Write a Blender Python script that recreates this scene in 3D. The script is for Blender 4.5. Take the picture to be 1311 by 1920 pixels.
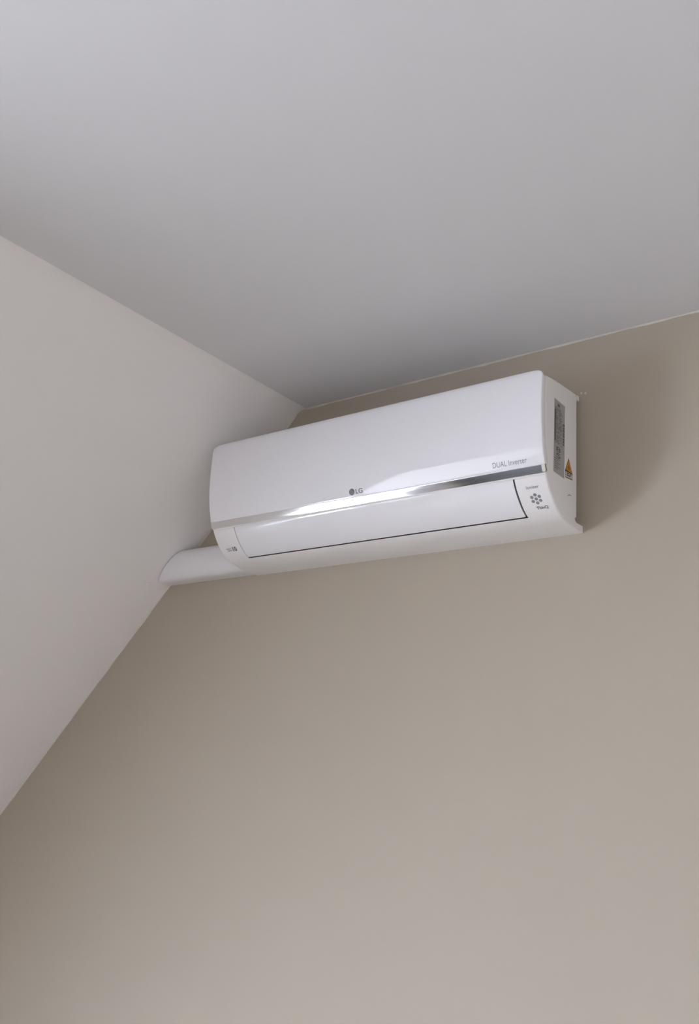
import bpy, bmesh, math, random
from mathutils import Vector, Matrix
random.seed(7)
S = bpy.context.scene
for o in list(bpy.data.objects):
    bpy.data.objects.remove(o)

# ------------------------------------------------------------------ camera
Z0 = 2.08                                  # height of the unit's underside
FPX = 1799.49                              # focal length in pixels of the 1311x1920 frame
RR = [(0.8146, 0.5784, 0.0436), (-0.1361, 0.2637, -0.9550), (-0.5638, 0.7720, 0.2935)]
cx, cd = Vector(RR[0]).normalized(), Vector(RR[2]).normalized()
cx = (cx - cd * cx.dot(cd)).normalized()
cu = cx.cross(cd)                          # up = right x forward
cam_d = bpy.data.cameras.new('camera')
cam_d.sensor_fit = 'VERTICAL'
cam_d.sensor_height = 36.0
cam_d.lens = FPX / 1920 * 36.0
cam_d.clip_start = 0.02
cam = bpy.data.objects.new('camera', cam_d)
S.collection.objects.link(cam)
M = Matrix((cx, cu, -cd)).transposed().to_4x4()
M.translation = Vector((1.5301, -1.7312, Z0 - 0.5328))
cam.matrix_world = M
S.camera = cam

# ------------------------------------------------------------------ world, daylight, exposure
SKY_COL = (0.725, 0.84, 1.02)
SKY_STR = 12.0
GROUND_COL = (0.58, 0.62, 0.69)   # pale, sunlit surroundings
w = bpy.data.worlds.new('overcast_sky')
S.world = w
w.use_nodes = True
nt = w.node_tree
nt.nodes.clear()
out = nt.nodes.new('ShaderNodeOutputWorld')
bg = nt.nodes.new('ShaderNodeBackground')
tc = nt.nodes.new('ShaderNodeTexCoord')
sp = nt.nodes.new('ShaderNodeSeparateXYZ')
mr = nt.nodes.new('ShaderNodeMapRange')
mr.inputs['From Min'].default_value = -0.03
mr.inputs['From Max'].default_value = 0.03
mx = nt.nodes.new('ShaderNodeMix')
mx.data_type = 'RGBA'
mx.inputs[6].default_value = (*GROUND_COL, 1)
mx.inputs[7].default_value = (*SKY_COL, 1)
nt.links.new(tc.outputs['Generated'], sp.inputs[0])
nt.links.new(sp.outputs['Z'], mr.inputs['Value'])
nt.links.new(mr.outputs[0], mx.inputs[0])
nt.links.new(mx.outputs[2], bg.inputs['Color'])
bg.inputs['Strength'].default_value = SKY_STR
nt.links.new(bg.outputs[0], out.inputs[0])
S.view_settings.view_transform = 'Standard'
S.view_settings.look = 'None'
S.view_settings.gamma = 1.0
S.view_settings.use_curve_mapping = False
S.view_settings.exposure = 1.64
S.cycles.max_bounces = 16
S.cycles.diffuse_bounces = 10
S.cycles.use_denoising = True

# room dimensions (metres)
ZC = Z0 + 0.4183                           # flat ceiling
XL, KL = 0.0960, 0.978                     # left roof slope: x = XL + KL * (z - ZC)
XR = 2.35                                  # upright right wall
YR = -3.8                                  # wall behind the camera
KNEE = 0.90
TH = 0.24                                  # roof thickness, so depth of the window reveals
# dormer in the left slope: y0, y1, height of its ceiling, x of its upright window wall
DY0, DY1, DZ, DX = -3.20, -1.42, Z0 + 0.12, -1.60
WIN_D = (DY0 + .06, DY1 - .06, 0.80, DZ - 0.04)   # dormer window y0, y1, z0, z1

def portal(name, centre, normal, ydir, sx, sy):
    """daylight portal filling a window opening: it only guides sky sampling"""
    L = bpy.data.lights.new(name, 'AREA')
    L.shape = 'RECTANGLE'
    L.size, L.size_y = sx, sy
    L.cycles.is_portal = True
    o = bpy.data.objects.new(name, L)
    S.collection.objects.link(o)
    zax = -Vector(normal).normalized()
    yax = Vector(ydir).normalized()
    xax = yax.cross(zax)
    m = Matrix((xax, yax, zax)).transposed().to_4x4()
    m.translation = centre
    o.matrix_world = m
    return o
def slope_pt(side, y, z, off=0.0):
    k = math.hypot(1, KL)
    if side < 0:
        return Vector((XL + KL * (z - ZC) - off / k, y, z + off * KL / k))
    return Vector((XR - KL * (z - ZC) + off / k, y, z + off * KL / k))
portal('daylight_left', Vector((DX - .14, (WIN_D[0] + WIN_D[1]) / 2, (WIN_D[2] + WIN_D[3]) / 2)), (1, 0, 0), (0, 0, 1),
       WIN_D[1] - WIN_D[0] + .02, WIN_D[3] - WIN_D[2] + .02)
# ------------------------------------------------------------------ materials
def mat(name, col, rough=0.5, metal=0.0, ior=1.45, coat=0.0):
    m = bpy.data.materials.new(name)
    m.use_nodes = True
    b = m.node_tree.nodes['Principled BSDF']
    b.inputs['Base Color'].default_value = (*col, 1)
    b.inputs['Roughness'].default_value = rough
    b.inputs['Metallic'].default_value = metal
    b.inputs['IOR'].default_value = ior
    if coat:
        b.inputs['Coat Weight'].default_value = coat
        b.inputs['Coat Roughness'].default_value = 0.05
    return m
def paint(name, col, var=0.03, bump=0.12, scale=420.0, rough=0.75):
    """rolled emulsion paint: faint cloudy tint, fine roller stipple and a little unevenness"""
    m = mat(name, col, rough)
    n, l = m.node_tree.nodes, m.node_tree.links
    b = n['Principled BSDF']
    b.inputs['Specular IOR Level'].default_value = 0.25
    t = n.new('ShaderNodeTexCoord')
    a = n.new('ShaderNodeTexNoise'); a.inputs['Scale'].default_value = 2.3; a.inputs['Detail'].default_value = 3
    f = n.new('ShaderNodeTexNoise'); f.inputs['Scale'].default_value = scale; f.inputs['Detail'].default_value = 2
    g = n.new('ShaderNodeTexNoise'); g.inputs['Scale'].default_value = 9.0; g.inputs['Detail'].default_value = 2
    for q in (a, f, g):
        l.new(t.outputs['Object'], q.inputs['Vector'])
    r = n.new('ShaderNodeMapRange')
    r.inputs['To Min'].default_value = 1 - var
    r.inputs['To Max'].default_value = 1 + var
    l.new(a.outputs['Fac'], r.inputs['Value'])
    v = n.new('ShaderNodeVectorMath'); v.operation = 'SCALE'
    v.inputs[0].default_value = col
    l.new(r.outputs[0], v.inputs['Scale'])
    l.new(v.outputs[0], b.inputs['Base Color'])
    ad = n.new('ShaderNodeMath'); ad.operation = 'MULTIPLY_ADD'
    ad.inputs[1].default_value = 6.0
    l.new(g.outputs['Fac'], ad.inputs[0]); l.new(f.outputs['Fac'], ad.inputs[2])
    bp = n.new('ShaderNodeBump'); bp.inputs['Strength'].default_value = bump; bp.inputs['Distance'].default_value = 0.0006
    l.new(ad.outputs[0], bp.inputs['Height'])
    l.new(bp.outputs[0], b.inputs['Normal'])
    return m
M_WALL = paint('beige_wall_paint', (0.455, 0.405, 0.335), 0.02)
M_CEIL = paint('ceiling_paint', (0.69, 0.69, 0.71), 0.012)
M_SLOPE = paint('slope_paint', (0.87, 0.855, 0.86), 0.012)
M_PARTITION = paint('partition_paint', (0.74, 0.68, 0.62), 0.012)
M_CAULK = mat('caulk', (0.66, 0.63, 0.58), 0.6)
M_FLOOR = mat('oak_floor', (0.29, 0.245, 0.20), 0.45)
M_WHITE = mat('white_plastic', (0.86, 0.85, 0.86), 0.28, ior=1.5)
M_PANEL = mat('gloss_white_panel', (0.86, 0.86, 0.90), 0.055, ior=1.5)
M_TRUNK = mat('white_pvc', (0.80, 0.80, 0.83), 0.30, ior=1.5)
M_CHROME = mat('chrome', (0.80, 0.80, 0.82), 0.07, metal=1.0)
M_ADDED_DOOR = mat('added_door_dark', (0.09, 0.085, 0.083), 0.45)  # dark finish of the added, unseen door that the chrome reflects
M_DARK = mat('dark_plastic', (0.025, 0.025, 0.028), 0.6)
M_INK = mat('grey_print', (0.16, 0.16, 0.18), 0.5)
M_INK2 = mat('light_grey_print', (0.26, 0.26, 0.29), 0.5)
M_INKH = mat('emblem_mark', (0.36, 0.36, 0.38), 0.5)
M_LABEL = mat('silver_label', (0.40, 0.395, 0.385), 0.45)
M_LABINK = mat('label_ink', (0.11, 0.11, 0.105), 0.5)
M_ORANGE = mat('warning_orange', (0.62, 0.27, 0.03), 0.5)
M_BLACK = mat('warning_black', (0.03, 0.025, 0.02), 0.5)
M_PALE = mat('sticker_white', (0.62, 0.60, 0.58), 0.5)
M_FRAME = mat('window_frame_paint', (0.78, 0.78, 0.76), 0.35)
def glass():
    m = bpy.data.materials.new('window_glass'); m.use_nodes = True
    n, l = m.node_tree.nodes, m.node_tree.links
    n.clear()
    o = n.new('ShaderNodeOutputMaterial'); t = n.new('ShaderNodeBsdfTransparent'); g = n.new('ShaderNodeBsdfGlossy')
    g.inputs['Roughness'].default_value = 0.02
    x = n.new('ShaderNodeMixShader')
    x.inputs[0].default_value = 0.05; l.new(t.outputs[0], x.inputs[1]); l.new(g.outputs[0], x.inputs[2]); l.new(x.outputs[0], o.inputs[0])
    return m
M_GLASS = glass()

# ------------------------------------------------------------------ mesh helpers
def link(name, bm, m, parent=None, smooth=None, recalc=True):
    if recalc:
        bmesh.ops.recalc_face_normals(bm, faces=bm.faces)
    me = bpy.data.meshes.new(name)
    bm.to_mesh(me); bm.free()
    me.materials.append(m)
    if smooth:
        for p in me.polygons:
            p.use_smooth = True
        me.set_sharp_from_angle(angle=math.radians(smooth))
    o = bpy.data.objects.new(name, me)
    S.collection.objects.link(o)
    if parent:
        o.parent = parent
    return o
def hexa(bm, p, off):
    """slab: quad p pushed out by off"""
    a = [bm.verts.new(q) for q in p]
    b = [bm.verts.new(Vector(q) + Vector(off)) for q in p]
    bm.faces.new(a); bm.faces.new(b[::-1])
    for i in range(4):
        j = (i + 1) % 4
        bm.faces.new((a[i], b[i], b[j], a[j]))
def box(bm, lo, hi):
    x0, y0, z0 = lo; x1, y1, z1 = hi
    hexa(bm, [(x0, y0, z0), (x1, y0, z0), (x1, y1, z0), (x0, y1, z0)], (0, 0, z1 - z0))
def structure(o):
    o['kind'] = 'structure'
    return o

# ------------------------------------------------------------------ room shell
XKL = XL + KL * (KNEE - ZC)                # foot of the left slope
XKR = XR
bm = bmesh.new(); box(bm, (XKL - .4, 0, -.1), (XKR + .4, .18, ZC + .3))
wall_back = structure(link('wall_back', bm, M_WALL))
FR = 0.05                                 # small plaster radius where slope meets ceiling
ang = math.atan2(1, KL)                    # slope angle from horizontal
TL = FR * math.tan(ang / 2)
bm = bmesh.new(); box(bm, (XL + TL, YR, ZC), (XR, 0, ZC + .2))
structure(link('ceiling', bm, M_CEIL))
bm = bmesh.new(); box(bm, (DX - .3, YR - .3, -.12), (XKR + .4, 0, 0))
structure(link('floor', bm, M_FLOOR))
bm = bmesh.new(); box(bm, (XKL - .15, YR, 0), (XKL, DY0 - .1, KNEE)); box(bm, (XKL - .15, DY1 + .1, 0), (XKL, 0, KNEE))
structure(link('wall_knee_left', bm, M_SLOPE))
bm = bmesh.new(); box(bm, (XR, YR, 0), (XR + .15, 0, ZC))
structure(link('wall_right', bm, M_PARTITION))
bm = bmesh.new(); box(bm, (XKL - .4, YR - TH, 0), (XKR + .4, YR, ZC + .2))
structure(link('wall_front', bm, M_WALL))

def slope_wall(name, side, dormer, m):
    bm = bmesh.new()
    k = math.hypot(1, KL)
    off = Vector((side / k * TH, 0, KL / k * TH))
    zt = ZC - TL * math.sin(ang) if side < 0 else ZC
    zlo = KNEE
    pieces = [(YR, 0, zlo, zt)]
    if dormer:
        pieces = [(YR, DY0, zlo, zt), (DY1, 0, zlo, zt), (DY0, DY1, DZ, zt)]
    for (ya, yb, a, b) in pieces:
        hexa(bm, [slope_pt(side, ya, a), slope_pt(side, yb, a), slope_pt(side, yb, b), slope_pt(side, ya, b)], off)
    if side < 0:                            # rounded plaster joint up to the ceiling
        c_ = Vector((XL + TL, 0, ZC - FR))
        n = 8
        rows = []
        for i in range(n + 1):
            t = ang * i / n
            x, z = c_.x - FR * math.sin(t), c_.z + FR * math.cos(t)
            rows.append((bm.verts.new((x, YR, z)), bm.verts.new((x, 0, z))))
        for i in range(n):
            bm.faces.new((rows[i][0], rows[i][1], rows[i + 1][1], rows[i + 1][0]))
    return structure(link(name, bm, m, smooth=30, recalc=True))
wall_left = slope_wall('wall_left', -1, True, M_SLOPE)

# dormer: two cheeks, a flat ceiling and the upright wall that holds its window
xt = XL + KL * (DZ - ZC)
bm = bmesh.new()
for y_, o_ in ((DY0 + .003, -.1), (DY1 - .003, .1)):
    hexa(bm, [(DX, y_, 0), (XKL, y_, 0), (XKL, y_, KNEE), (DX, y_, KNEE)], (0, o_, 0))
    pr = [(DX, KNEE), (XKL, KNEE), (xt, DZ), (DX, DZ)]
    hexa(bm, [(x_, y_, z_) for x_, z_ in pr], (0, o_, 0))
structure(link('wall_dormer_cheeks', bm, M_SLOPE))
bm = bmesh.new(); box(bm, (DX - .12, DY0 - .1, DZ), (xt - .001, DY1 + .1, DZ + .1))
structure(link('ceiling_dormer', bm, M_CEIL))
ya, yb, za, zb = WIN_D
bm = bmesh.new()
for lo, hi in (((DY0 - .1, 0), (ya, DZ)), ((yb, 0), (DY1 + .1, DZ)), ((ya, 0), (yb, za)), ((ya, zb), (yb, DZ))):
    box(bm, (DX - .12, lo[0], lo[1]), (DX, hi[0], hi[1]))
structure(link('wall_dormer', bm, M_SLOPE))
e = bpy.data.objects.new('window_1', None); S.collection.objects.link(e); e['kind'] = 'structure'
e.location = (DX - .06, (ya + yb) / 2, za)
bm = bmesh.new(); ym = (ya + yb) / 2
for lo, hi in (((ya, za), (ya + .06, zb)), ((yb - .06, za), (yb, zb)), ((ya + .06, za), (yb - .06, za + .06)), ((ya + .06, zb - .06), (yb - .06, zb)), ((ym - .04, za + .06), (ym + .04, zb - .06))):
    box(bm, (DX - .10, lo[0], lo[1]), (DX - .04, hi[0], hi[1]))
bm.transform(Matrix.Translation(-e.location)); link('window_frame', bm, M_FRAME, e)
for q0, q1 in ((ya + .05, ym - .03), (ym + .03, yb - .05)):
    bm = bmesh.new(); box(bm, (DX - .072, q0, za + .05), (DX - .066, q1, zb - .05))
    bm.transform(Matrix.Translation(-e.location)); link('pane', bm, M_GLASS, e)
# added dark low door behind the camera, only to darken the chrome strip's reflection
e = bpy.data.objects.new('added_door_1', None); S.collection.objects.link(e); e['kind'] = 'structure'
e.location = (-.93, YR, 0)
for nm, lo, hi, m_ in (('added_door_leaf', (-.40, .002, .01), (.40, .030, 0.93), M_ADDED_DOOR), ('added_door_frame', (-.45, .001, 0), (-.40, .040, 0.97), M_ADDED_DOOR),
                       ('added_door_frame', (.40, .001, 0), (.45, .040, 0.97), M_ADDED_DOOR), ('added_door_frame', (-.40, .001, 0.93), (.40, .040, 0.97), M_ADDED_DOOR),
                       ('added_door_handle', (.25, .030, .52), (.28, .060, .62), M_CHROME)):
    bm = bmesh.new(); box(bm, lo, hi); link(nm, bm, m_, e)

# thin, slightly uneven filler bead where the painted wall meets ceiling and slope
def bead(name, pts, d1, d2):
    """pts: corner line; d1, d2: directions along the two surfaces"""
    bm = bmesh.new(); rows = []
    for i, p in enumerate(pts):
        s = 0.0024 + 0.0010 * math.sin(i * 1.3) * math.sin(i * 0.37 + 1) + random.uniform(-.0006, .0006)
        p = Vector(p)
        rows.append([bm.verts.new(p), bm.verts.new(p + d1 * s * 1.2), bm.verts.new(p + d2 * s)])
    for a, b in zip(rows, rows[1:]):
        for i in range(3):
            j = (i + 1) % 3
            bm.faces.new((a[i], a[j], b[j], b[i]))
    return structure(link(name, bm, M_CAULK, smooth=50))
n = 90
bead('trim_1', [(XL + TL + (XR - XL - TL) * i / n, 0, ZC) for i in range(n + 1)], Vector((0, -1, 0)), Vector((0, 0, -1)))
k = math.hypot(1, KL)
bead('trim_2', [slope_pt(-1, 0, ZC - .01 + (KNEE - ZC + .01) * i / n) for i in range(n + 1)], Vector((0, -1, 0)), Vector((1 / k, 0, -KL / k)))

# two small filler dots left on the wall, and dried filler smears under the trunking end
for x, z, r in ((0.8405, 0.2985, .0021), (0.8492, 0.2965, .0023)):
    bm = bmesh.new()
    bmesh.ops.create_uvsphere(bm, u_segments=12, v_segments=8, radius=r)
    bmesh.ops.scale(bm, vec=(1, .45, 1.25), verts=bm.verts)
    bm.transform(Matrix.Translation((x, 0, Z0 + z)))
    link('filler_dot', bm, M_CAULK, wall_back, smooth=60)
def smear(path, wid, name='filler_smear'):
    """path of (y, z) points on the left slope"""
    bm = bmesh.new()
    nrm = Vector((1 / k, 0, -KL / k))
    rows = []
    for i, (y, z) in enumerate(path):
        p = slope_pt(-1, y, Z0 + z)
        a, b = path[max(i - 1, 0)], path[min(i + 1, len(path) - 1)]
        t = (slope_pt(-1, b[0], Z0 + b[1]) - slope_pt(-1, a[0], Z0 + a[1])).normalized()
        s = t.cross(nrm)
        ww = wid * (0.35 if i in (0, len(path) - 1) else random.uniform(.8, 1.2))
        rows.append([bm.verts.new(p + s * ww * q + nrm * h) for q, h in ((-1, -.0004), (-.5, .0010), (0, .0014), (.5, .0010), (1, -.0004))])
    for a, b in zip(rows, rows[1:]):
        for i in range(4):
            bm.faces.new((a[i], a[i + 1], b[i + 1], b[i]))
    return link(name, bm, M_SLOPE, wall_left, smooth=60)
smear([(-.100, .002), (-.088, .0005), (-.076, -.001), (-.066, .001), (-.055, .004)], .004)
smear([(-.070, .000), (-.066, -.007), (-.060, -.014), (-.050, -.018), (-.038, -.0165), (-.026, -.012), (-.018, -.007)], .0035)

# ------------------------------------------------------------------ air conditioner
ac = bpy.data.objects.new('air_conditioner', None)
S.collection.objects.link(ac)
ac.location = (0, 0, Z0)
ac['label'] = 'white wall-mounted split air conditioner with a chrome strip under its front panel'
ac['category'] = 'air conditioner'

def catmull(pts, per=6):
    o = []
    n = len(pts)
    for i in range(n - 1):
        p0, p1, p2, p3 = pts[max(i - 1, 0)], pts[i], pts[i + 1], pts[min(i + 2, n - 1)]
        for j in range(per):
            t = j / per
            o.append(tuple(0.5 * (2 * p1[q] + (p2[q] - p0[q]) * t + (2 * p0[q] - 5 * p1[q] + 4 * p2[q] - p3[q]) * t * t
                                  + (3 * p1[q] - p0[q] - 3 * p2[q] + p3[q]) * t ** 3) for q in (0, 1)))
    o.append(tuple(pts[-1]))
    return o
class Curve:
    """profile in (depth, z), addressed by arc length from its top"""
    def __init__(self, pts):
        self.p = pts
        self.s = [0.0]
        for a, b in zip(pts, pts[1:]):
            self.s.append(self.s[-1] + math.hypot(b[0] - a[0], b[1] - a[1]))
        self.len = self.s[-1]
    def at(self, s):
        s = min(max(s, 0), self.len - 1e-9)
        for i in range(len(self.s) - 1):
            if self.s[i + 1] >= s:
                break
        t = (s - self.s[i]) / max(self.s[i + 1] - self.s[i], 1e-12)
        a, b = self.p[i], self.p[i + 1]
        d, z = a[0] + (b[0] - a[0]) * t, a[1] + (b[1] - a[1]) * t
        td, tz = b[0] - a[0], b[1] - a[1]
        l = math.hypot(td, tz)
        return (d, z), (-tz / l, td / l)         # point, outward normal (depth, z)
    def s_of_z(self, z):
        for i in range(len(self.p) - 1):
            if self.p[i][1] >= z >= self.p[i + 1][1]:
                t = (self.p[i][1] - z) / max(self.p[i][1] - self.p[i + 1][1], 1e-9)
                return self.s[i] + t * (self.s[i + 1] - self.s[i])
        return self.len
    def xyz(self, x, s, off=0.0):
        (d, z), (nd, nz) = self.at(s)
        return Vector((x, -(d + nd * off), z + nz * off))

# --- lower fascia curve (front of the body below the panel), down to the lip at the wall
FAS = catmull([(.1680, .0760), (.1665, .0690), (.1565, .0520), (.1430, .0365), (.1260, .0215), (.1080, .0118), (.0930, .0068), (.0760, .0035), (.0500, .0012), (.0220, .0)], 6)
fas = Curve(FAS)
BX0, BX1 = -.006, .835
VX0, VX1 = .0605, .7700                     # louver opening
s_gap = fas.s_of_z(.0122)                   # lower edge of the louver opening
iG = min(range(len(FAS)), key=lambda i: abs(fas.s[i] - s_gap))
back = [(.0, .0005), (.0, .0149), (.0287, .0140), (.0350, .0160), (.0382, .0200), (.0355, .0242), (.0302, .0250), (.0130, .2865), (.0163, .2907),
        (.0326, .2920), (.0595, .2892), (.0910, .2863), (.1170, .2834), (.1420, .2795), (.1580, .2766), (.1640, .2735), (.1660, .2660), (.1660, .0850)]
ring = FAS + back                           # closed: fascia down, lip, back edge up, top, front behind panel
nF = len(FAS)
def ring_norm(i):
    a, b = ring[(i - 1) % len(ring)], ring[(i + 1) % len(ring)]
    td, tz = b[0] - a[0], b[1] - a[1]
    l = math.hypot(td, tz)
    return (-tz / l, td / l)
def station(x, inset):
    o = []
    for i, (d, z) in enumerate(ring):
        q = inset
        if i >= nF and not (nF + 9 <= i):    # no rounding at the back edge and notch
            q = 0
        if i < nF:
            q = inset * min(1, max(0, (d - .022) / .03))
        nd, nz = ring_norm(i)
        o.append((x, -(d - nd * q), z - nz * q))
    return o
RB = .0045
sts = []
for j in range(5):
    t = math.pi / 2 * j / 4
    sts.append((BX0 + RB * (1 - math.sin(t)), RB * (1 - math.cos(t))))
sts = sorted(sts)
left_st = [(BX0 + RB * (1 - math.sin(math.pi / 2 * (1 - j / 4))), RB * (1 - math.cos(math.pi / 2 * (1 - j / 4)))) for j in range(5)]
right_st = [(BX0 + BX1 - x, q) for x, q in reversed(left_st)]
sts = left_st + [(VX0, 0), (VX1, 0)] + right_st
bm = bmesh.new()
V = [[bm.verts.new(p) for p in station(x, q)] for x, q in sts]
for a in range(len(sts) - 1):
    for i in range(len(ring)):
        j = (i + 1) % len(ring)
        if abs(sts[a][0] - VX0) < 1e-6 and abs(sts[a + 1][0] - VX1) < 1e-6 and i < iG:
            continue                        # the louver opening
        bm.faces.new((V[a][i], V[a][j], V[a + 1][j], V[a + 1][i]))
bm.faces.new(V[0][::-1]); bm.faces.new(V[-1])
link('body', bm, M_WHITE, ac, smooth=38)

# --- dark air outlet behind the louver
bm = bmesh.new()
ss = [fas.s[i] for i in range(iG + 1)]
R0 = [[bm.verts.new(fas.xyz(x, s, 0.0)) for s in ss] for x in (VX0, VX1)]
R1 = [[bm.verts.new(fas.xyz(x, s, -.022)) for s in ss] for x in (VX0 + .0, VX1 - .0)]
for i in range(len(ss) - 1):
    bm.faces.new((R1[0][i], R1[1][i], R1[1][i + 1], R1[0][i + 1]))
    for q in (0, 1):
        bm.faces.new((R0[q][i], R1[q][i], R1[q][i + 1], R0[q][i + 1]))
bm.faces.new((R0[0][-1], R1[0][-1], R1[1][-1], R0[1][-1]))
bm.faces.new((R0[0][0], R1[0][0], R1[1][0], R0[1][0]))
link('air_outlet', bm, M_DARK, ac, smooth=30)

# --- louver: curved plate closing the outlet
bm = bmesh.new()
sv = [(s_gap - .0030) * i / 26 for i in range(27)]
gx0, gx1 = VX0 + .0012, VX1 - .0034
F0 = [[bm.verts.new(fas.xyz(x, s, .0004)) for s in sv] for x in (gx0, gx1)]
F1 = [[bm.verts.new(fas.xyz(x, s, -.0045)) for s in sv] for x in (gx0, gx1)]
for i in range(len(sv) - 1):
    bm.faces.new((F0[0][i], F0[0][i + 1], F0[1][i + 1], F0[1][i]))
    bm.faces.new((F1[0][i], F1[1][i], F1[1][i + 1], F1[0][i + 1]))
    for q in (0, 1):
        bm.faces.new((F0[q][i], F1[q][i], F1[q][i + 1], F0[q][i + 1]))
for i in (0, -1):
    bm.faces.new((F0[0][i], F0[1][i], F1[1][i], F1[0][i]))
link('louver', bm, M_PANEL, ac, smooth=30)

# --- front panel: gently bowed plate with rounded top corners
PAN = catmull([(.1840, .2785), (.1885, .2700), (.1915, .2500), (.1930, .2200), (.1935, .1850), (.1925, .1560), (.1903, .1360), (.1880, .1215), (.1843, .1050), (.1795, .0870)], 6)
pan = Curve(PAN)
PX0, PX1 = -.0040, .8380
def plate(curve, s0, s1, x0, x1, thick, rtop, rbot, ns, nx, bevel, off=0.0, flare=0.0):
    bm = bmesh.new()
    sl = [s0 + (s1 - s0) * i / ns for i in range(ns + 1)]
    if rtop:
        sl = sorted(set(sl + [s0 + rtop * (1 - math.cos(math.pi / 2 * i / 6)) for i in range(7)]))
    if rbot:
        sl = sorted(set(sl + [s1 - rbot * (1 - math.cos(math.pi / 2 * i / 6)) for i in range(7)]))
    def ins(s):
        q = 0.0
        if rtop and s - s0 < rtop:
            h = rtop - (s - s0); q = rtop - math.sqrt(max(rtop ** 2 - h * h, 0))
        if rbot and s1 - s < rbot:
            h = rbot - (s1 - s); q = rbot - math.sqrt(max(rbot ** 2 - h * h, 0))
        return q - flare * (1 - (s - s0) / (s1 - s0))
    G = []
    for o_ in (off, off - thick):
        g = []
        for s in sl:
            q = ins(s)
            g.append([bm.verts.new(curve.xyz(x0 + q + (x1 - x0 - 2 * q) * i / nx, s, o_)) for i in range(nx + 1)])
        G.append(g)
    m = len(sl) - 1
    for a in range(m):
        for b in range(nx):
            bm.faces.new((G[0][a][b], G[0][a + 1][b], G[0][a + 1][b + 1], G[0][a][b + 1]))
            bm.faces.new((G[1][a][b], G[1][a][b + 1], G[1][a + 1][b + 1], G[1][a + 1][b]))
        for b in (0, nx):
            bm.faces.new((G[0][a][b], G[1][a][b], G[1][a + 1][b], G[0][a + 1][b]))
    for a in (0, m):
        for b in range(nx):
            bm.faces.new((G[0][a][b], G[0][a][b + 1], G[1][a][b + 1], G[1][a][b]))
    bmesh.ops.recalc_face_normals(bm, faces=bm.faces)
    if bevel:
        rim = [e_ for e_ in bm.edges if len(e_.link_faces) == 2 and e_.calc_face_angle(0) > math.radians(50)]
        bmesh.ops.bevel(bm, geom=rim, offset=bevel, segments=3, profile=.5, affect='EDGES')
    return bm
panel = link('front_panel', plate(pan, 0, pan.len, PX0, PX1, .016, .017, 0, 40, 90, .0022, flare=.003), M_PANEL, ac, smooth=40)
# chrome strip along the panel's lower edge, and the thin white lip under it
CHR = Curve(catmull([(.1797, .0876), (.17895, .0857), (.1767, .0800), (.1744, .0745), (.1738, .0730)], 8))
link('chrome_strip', plate(CHR, 0, CHR.len, PX0 + .0002, PX1 - .0008, .008, 0, .0035, 16, 90, .0006), M_CHROME, panel, smooth=40)['label'] = 'polished chrome strip'
LIP = Curve([(.1728, .0736), (.1702, .0706)])
link('panel_lip', plate(LIP, 0, LIP.len, PX0 + .002, PX1 - .003, .006, 0, 0, 2, 2, .0004), M_WHITE, panel, smooth=40)

# --- mounting plate behind the unit
bm = bmesh.new()
box(bm, (.03, -.0025, .05), (.80, -.0001, .285)); box(bm, (.76, -.0080, .2820), (.8350, -.0001, .2925))
box(bm, (.05, -.028, .03), (.79, -.0025, .275))
link('mounting_plate', bm, M_WHITE, ac)

# --- printing
def text_mesh(s, size, bold=0.0, shear=0.0, space=1.0):
    cu_ = bpy.data.curves.new('lettering', 'FONT')
    cu_.body = s; cu_.size = size; cu_.offset = bold; cu_.shear = shear; cu_.space_character = space
    o = bpy.data.objects.new('lettering', cu_)
    S.collection.objects.link(o)
    bpy.context.view_layer.update()
    dg = bpy.context.evaluated_depsgraph_get()
    me = bpy.data.meshes.new_from_object(o.evaluated_get(dg))
    bm = bmesh.new(); bm.from_mesh(me)
    bpy.data.objects.remove(o); bpy.data.curves.remove(cu_); bpy.data.meshes.remove(me)
    return bm
def bounds(bm):
    xs = [v.co.x for v in bm.verts]; ys = [v.co.y for v in bm.verts]
    return min(xs), max(xs), min(ys), max(ys)
def fit(bm, x0, x1, h):
    """scale flat lettering to run from x0 to x1 with height h above its baseline"""
    a, b, c_, d_ = bounds(bm)
    for v in bm.verts:
        v.co.x = x0 + (v.co.x - a) * (x1 - x0) / (b - a)
        v.co.y = v.co.y * h / d_
    return bm
def wrap(bm, curve, s_base, off):
    """lay (x, y) print on a curved front; y runs up the surface from s_base"""
    for v in bm.verts:
        v.co = curve.xyz(v.co.x, s_base - v.co.y, off)
    return bm
def disc(r, n=28, cx_=0, cy_=0):
    bm = bmesh.new()
    bm.faces.new([bm.verts.new((cx_ + r * math.cos(2 * math.pi * i / n), cy_ + r * math.sin(2 * math.pi * i / n), 0)) for i in range(n)])
    return bm
PO = .00025
sL = pan.s_of_z(.0945)
link('lettering', wrap(fit(text_mesh('LG', .012, .0002), .4128, .4305, .0098), pan, sL, PO), M_INK, panel, recalc=False)
em = link('emblem', wrap(disc(.0071, 32, .4030, .0050), pan, sL, PO), M_INK, panel, recalc=False)
bm = bmesh.new()
def bar(bm, pts, wd):
    for (x0, y0), (x1, y1) in zip(pts, pts[1:]):
        l = math.hypot(x1 - x0, y1 - y0); nx_, ny_ = -(y1 - y0) / l * wd / 2, (x1 - x0) / l * wd / 2
        bm.faces.new([bm.verts.new((x0 + nx_, y0 + ny_, 0)), bm.verts.new((x0 - nx_, y0 - ny_, 0)), bm.verts.new((x1 - nx_, y1 - ny_, 0)), bm.verts.new((x1 + nx_, y1 + ny_, 0))])
ex, ey = .4030, .0050
bar(bm, [(ex, ey + .0030), (ex, ey - .0026), (ex + .0022, ey - .0026)], .0007)
bar(bm, [(ex + .0052 * math.cos(t), ey + .0052 * math.sin(t)) for t in [math.radians(90 + 270 * i / 20) for i in range(21)]] + [(ex + .0020, ey)], .0007)
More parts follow.
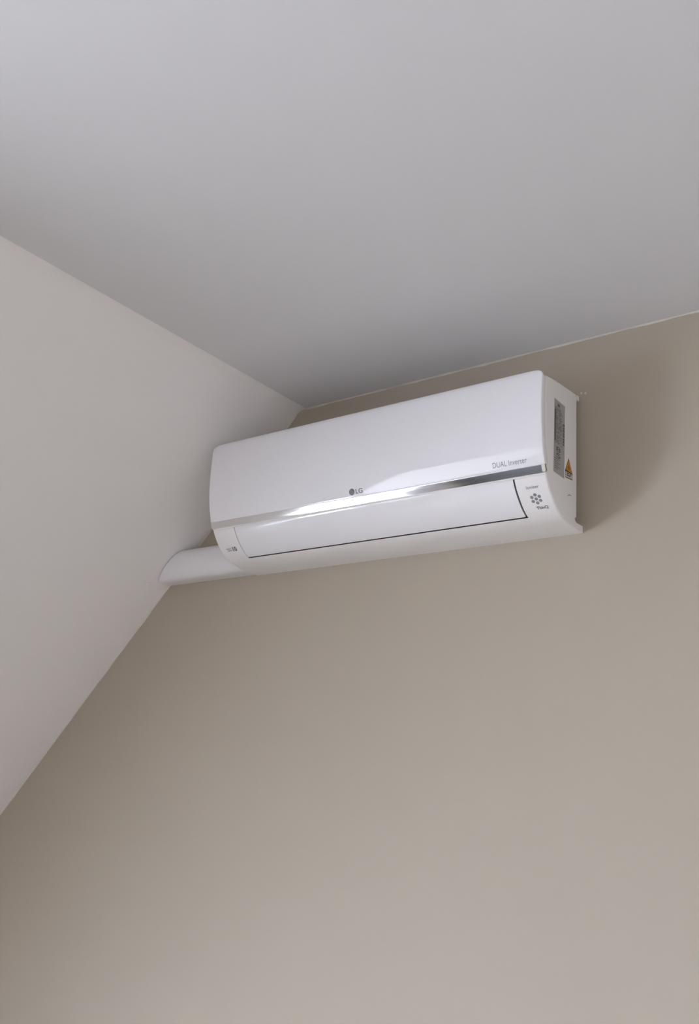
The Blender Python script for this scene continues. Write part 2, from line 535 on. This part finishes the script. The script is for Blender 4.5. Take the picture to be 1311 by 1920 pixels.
bar(bm, [(ex - .0028, ey + .0020), (ex - .0016, ey + .0020)], .0010)
link('emblem_mark', wrap(bm, pan, sL, PO * 1.6), M_INKH, em, recalc=False)
link('lettering', wrap(fit(text_mesh('DUAL Inverter', .012), .7325, .8030, .0104), pan, pan.s_of_z(.0955), PO), M_INK2, panel, recalc=False)
def fas_s(z): return fas.s_of_z(z)
link('lettering', wrap(fit(text_mesh('Ionizer', .008, .00012), .7895, .8150, .0060), fas, fas_s(.0520), PO), M_INK2, ac, recalc=False)
sc_ = fas_s(.0355)
dots = [(0, 0)] + [(.0086 * math.cos(math.radians(60 * i + 30)), .0086 * math.sin(math.radians(60 * i + 30))) for i in range(6)]
for dx_, dy_ in dots:
    link('printed_dot', wrap(disc(.0034, 20, .8025 + dx_, dy_), fas, sc_, PO), M_INK2, ac, recalc=False)
link('lettering', wrap(fit(text_mesh('ThinQ', .008, .00025), .7960, .8200, .0066), fas, fas_s(.0205), PO), M_INK, ac, recalc=False)
bm = fit(text_mesh('10', .012, .0006), .0325, .0450, .0115)
link('lettering', wrap(bm, fas, fas_s(.0265), PO), M_INK, ac, recalc=False)
for yy, x0, x1 in ((.0056, .0150, .0285), (.0008, .0165, .0305)):
    bm = fit(text_mesh('INVERTER' if yy > .003 else 'WARRANTY', .004, .00008), x0, x1, .0032)
    for v in bm.verts: v.co.y += yy
    link('lettering', wrap(bm, fas, fas_s(.0265), PO), M_INK, ac, recalc=False)

# side plane print: helper puts (depth, z) points on the right side face
XS = BX1
def side(name, pts, m, parent, h=.0003, h0=0.0):
    bm = bmesh.new()
    a = [bm.verts.new((XS + h0, -d, z)) for d, z in pts]
    b = [bm.verts.new((XS + h0 + h, -d, z)) for d, z in pts]
    bm.faces.new(b)
    n_ = len(pts)
    for i in range(n_):
        bm.faces.new((a[i], a[(i + 1) % n_], b[(i + 1) % n_], b[i]))
    return link(name, bm, m, parent)
def lab(u, v):
    """label coordinates: u 0..1 from front edge to back edge, v 0..1 up; the label leans with the casing"""
    return (.1353 + (.1234 - .1353) * v - .0497 * u, .0875 + .1548 * v)
lb = side('rating_label', [lab(0, 0), lab(1, 0), lab(1, 1), lab(0, 1)], M_LABEL, ac)
lb['label'] = 'silver rating label with dense dark print'
bm = bmesh.new()
def lquad(u0, u1, v0, v1):
    bm.faces.new([bm.verts.new((XS + .0005, -lab(u, v)[0], lab(u, v)[1])) for u, v in ((u0, v0), (u1, v0), (u1, v1), (u0, v1))])
lquad(.30, .50, .918, .955)                      # round maker's mark
for r_ in range(40):                             # rows of small print
    v = .885 - r_ * .0125
    u = .06
    while u < (.62 if r_ % 5 else .80):
        wd_ = random.uniform(.04, .16)
        if random.random() < .72:
            lquad(u, min(u + wd_, .82), v, v + .0075)
        u += wd_ + random.uniform(.02, .05)
for r_ in range(8):
    v = .700 - r_ * .038
    lquad(.82, .97, v, v + .032 - .006 * (r_ % 2))     # dark bar column
lquad(.05, .14, .42, .86)
for r_ in range(6):
    lquad(.06, .40 + .2 * (r_ % 2), .06 + r_ * .026, .068 + r_ * .026)
link('label_print', bm, M_LABINK, lb, recalc=False)['kind'] = 'stuff'
# the two larger characters printed sideways on the label
for ch, fa in (('5', 0.0), ('8', .085)):
    tb = text_mesh(ch, .05, .0008)
    a0, a1, c0, c1 = bounds(tb)
    for v in tb.verts:
        fx, fy = (v.co.x - a0) / (a1 - a0), (v.co.y - c0) / (c1 - c0)
        d_, z_ = lab(.20 + .40 * fx, .21 + fa + .070 * fy)
        v.co = (XS + .0005, -d_, z_)
    link('label_digit', tb, M_LABINK, lb, recalc=False)

ws = side('warning_sticker', [(.0795, .1075), (.0614, .1370), (.0450, .1090), (.0455, .0965), (.0790, .0925)], M_BLACK, ac)
ws['label'] = 'orange warning triangle sticker'
side('warning_triangle', [(.0765, .1090), (.0615, .1335), (.0482, .1105)], M_ORANGE, ws, h=.0002, h0=.0003)
side('warning_mark', [(.0632, .1125), (.0646, .1190), (.0616, .1245), (.0596, .1185), (.0604, .1128)], M_BLACK, ws, h=.0001, h0=.0005)
side('warning_text', [(.0785, .0942), (.0785, .1055), (.0470, .1075), (.0465, .0980)], M_PALE, ws, h=.0002, h0=.0003)
for (a_, b_) in (((.074, .1020), (.062, .1032)), ((.059, .1034), (.050, .1042)), ((.074, .0982), (.055, .1000))):
    side('warning_print', [(a_[0], a_[1]), (b_[0], b_[1]), (b_[0], b_[1] + .0022), (a_[0], a_[1] + .0022)], M_BLACK, ws, h=.0001, h0=.0005)
# small crescent moulded mark low on the side
arc = [(.0725, .0545), (.0690, .0590), (.0640, .0618), (.0580, .0628), (.0515, .0622)]
side('moulded_mark', arc + [(d_ + .0003, z_ - .0014 * w_) for (d_, z_), w_ in zip(arc[::-1], (.3, 1, 1.2, 1, .3))], M_INK2, ac)

# ------------------------------------------------------------------ pipe trunking between unit and slope
sec = catmull([(.0, .003), (.020, .0025), (.040, .0030), (.0500, .0090), (.0555, .0205), (.0590, .0320), (.0600, .0440), (.0585, .0580), (.0545, .0695), (.0465, .0775), (.0290, .0850), (.0140, .0900), (.0, .0930)], 4)
bm = bmesh.new()
tr = bpy.data.objects.new('pipe_trunking', None); S.collection.objects.link(tr)
tr.location = (-.15, 0, Z0)
tr['label'] = 'short white rounded pipe cover running from the air conditioner to the sloped wall'
tr['category'] = 'pipe cover'
def loft(rows):
    bm = bmesh.new()
    V_ = [[bm.verts.new(p) for p in r] for r in rows]
    for a, b in zip(V_, V_[1:]):
        for i in range(len(a) - 1):
            bm.faces.new((a[i], a[i + 1], b[i + 1], b[i]))
    for r in (V_[0], V_[-1]):
        bm.faces.new(r)
    bm.faces.new([r for r in (V_[0][0], V_[-1][0], V_[-1][-1], V_[0][-1])])
    return bm
def slx(z, gap): return XL + KL * (Z0 + z - ZC) + gap
link('cover', loft([[(slx(z, .0045) + .15, -d, z) for d, z in sec], [(BX0 - .0006 + .15, -d, z) for d, z in sec]]), M_TRUNK, tr, smooth=40)
# base channel, a little smaller, closing the joint at the slope
sec2 = [(d * .80, .010 + (z - .003) * .84) for d, z in sec]
link('base_channel', loft([[(slx(z, .0150) + .15, -d, z) for d, z in sec2], [(slx(z, .06) + .15, -d, z) for d, z in sec2]]), M_TRUNK, tr, smooth=40)
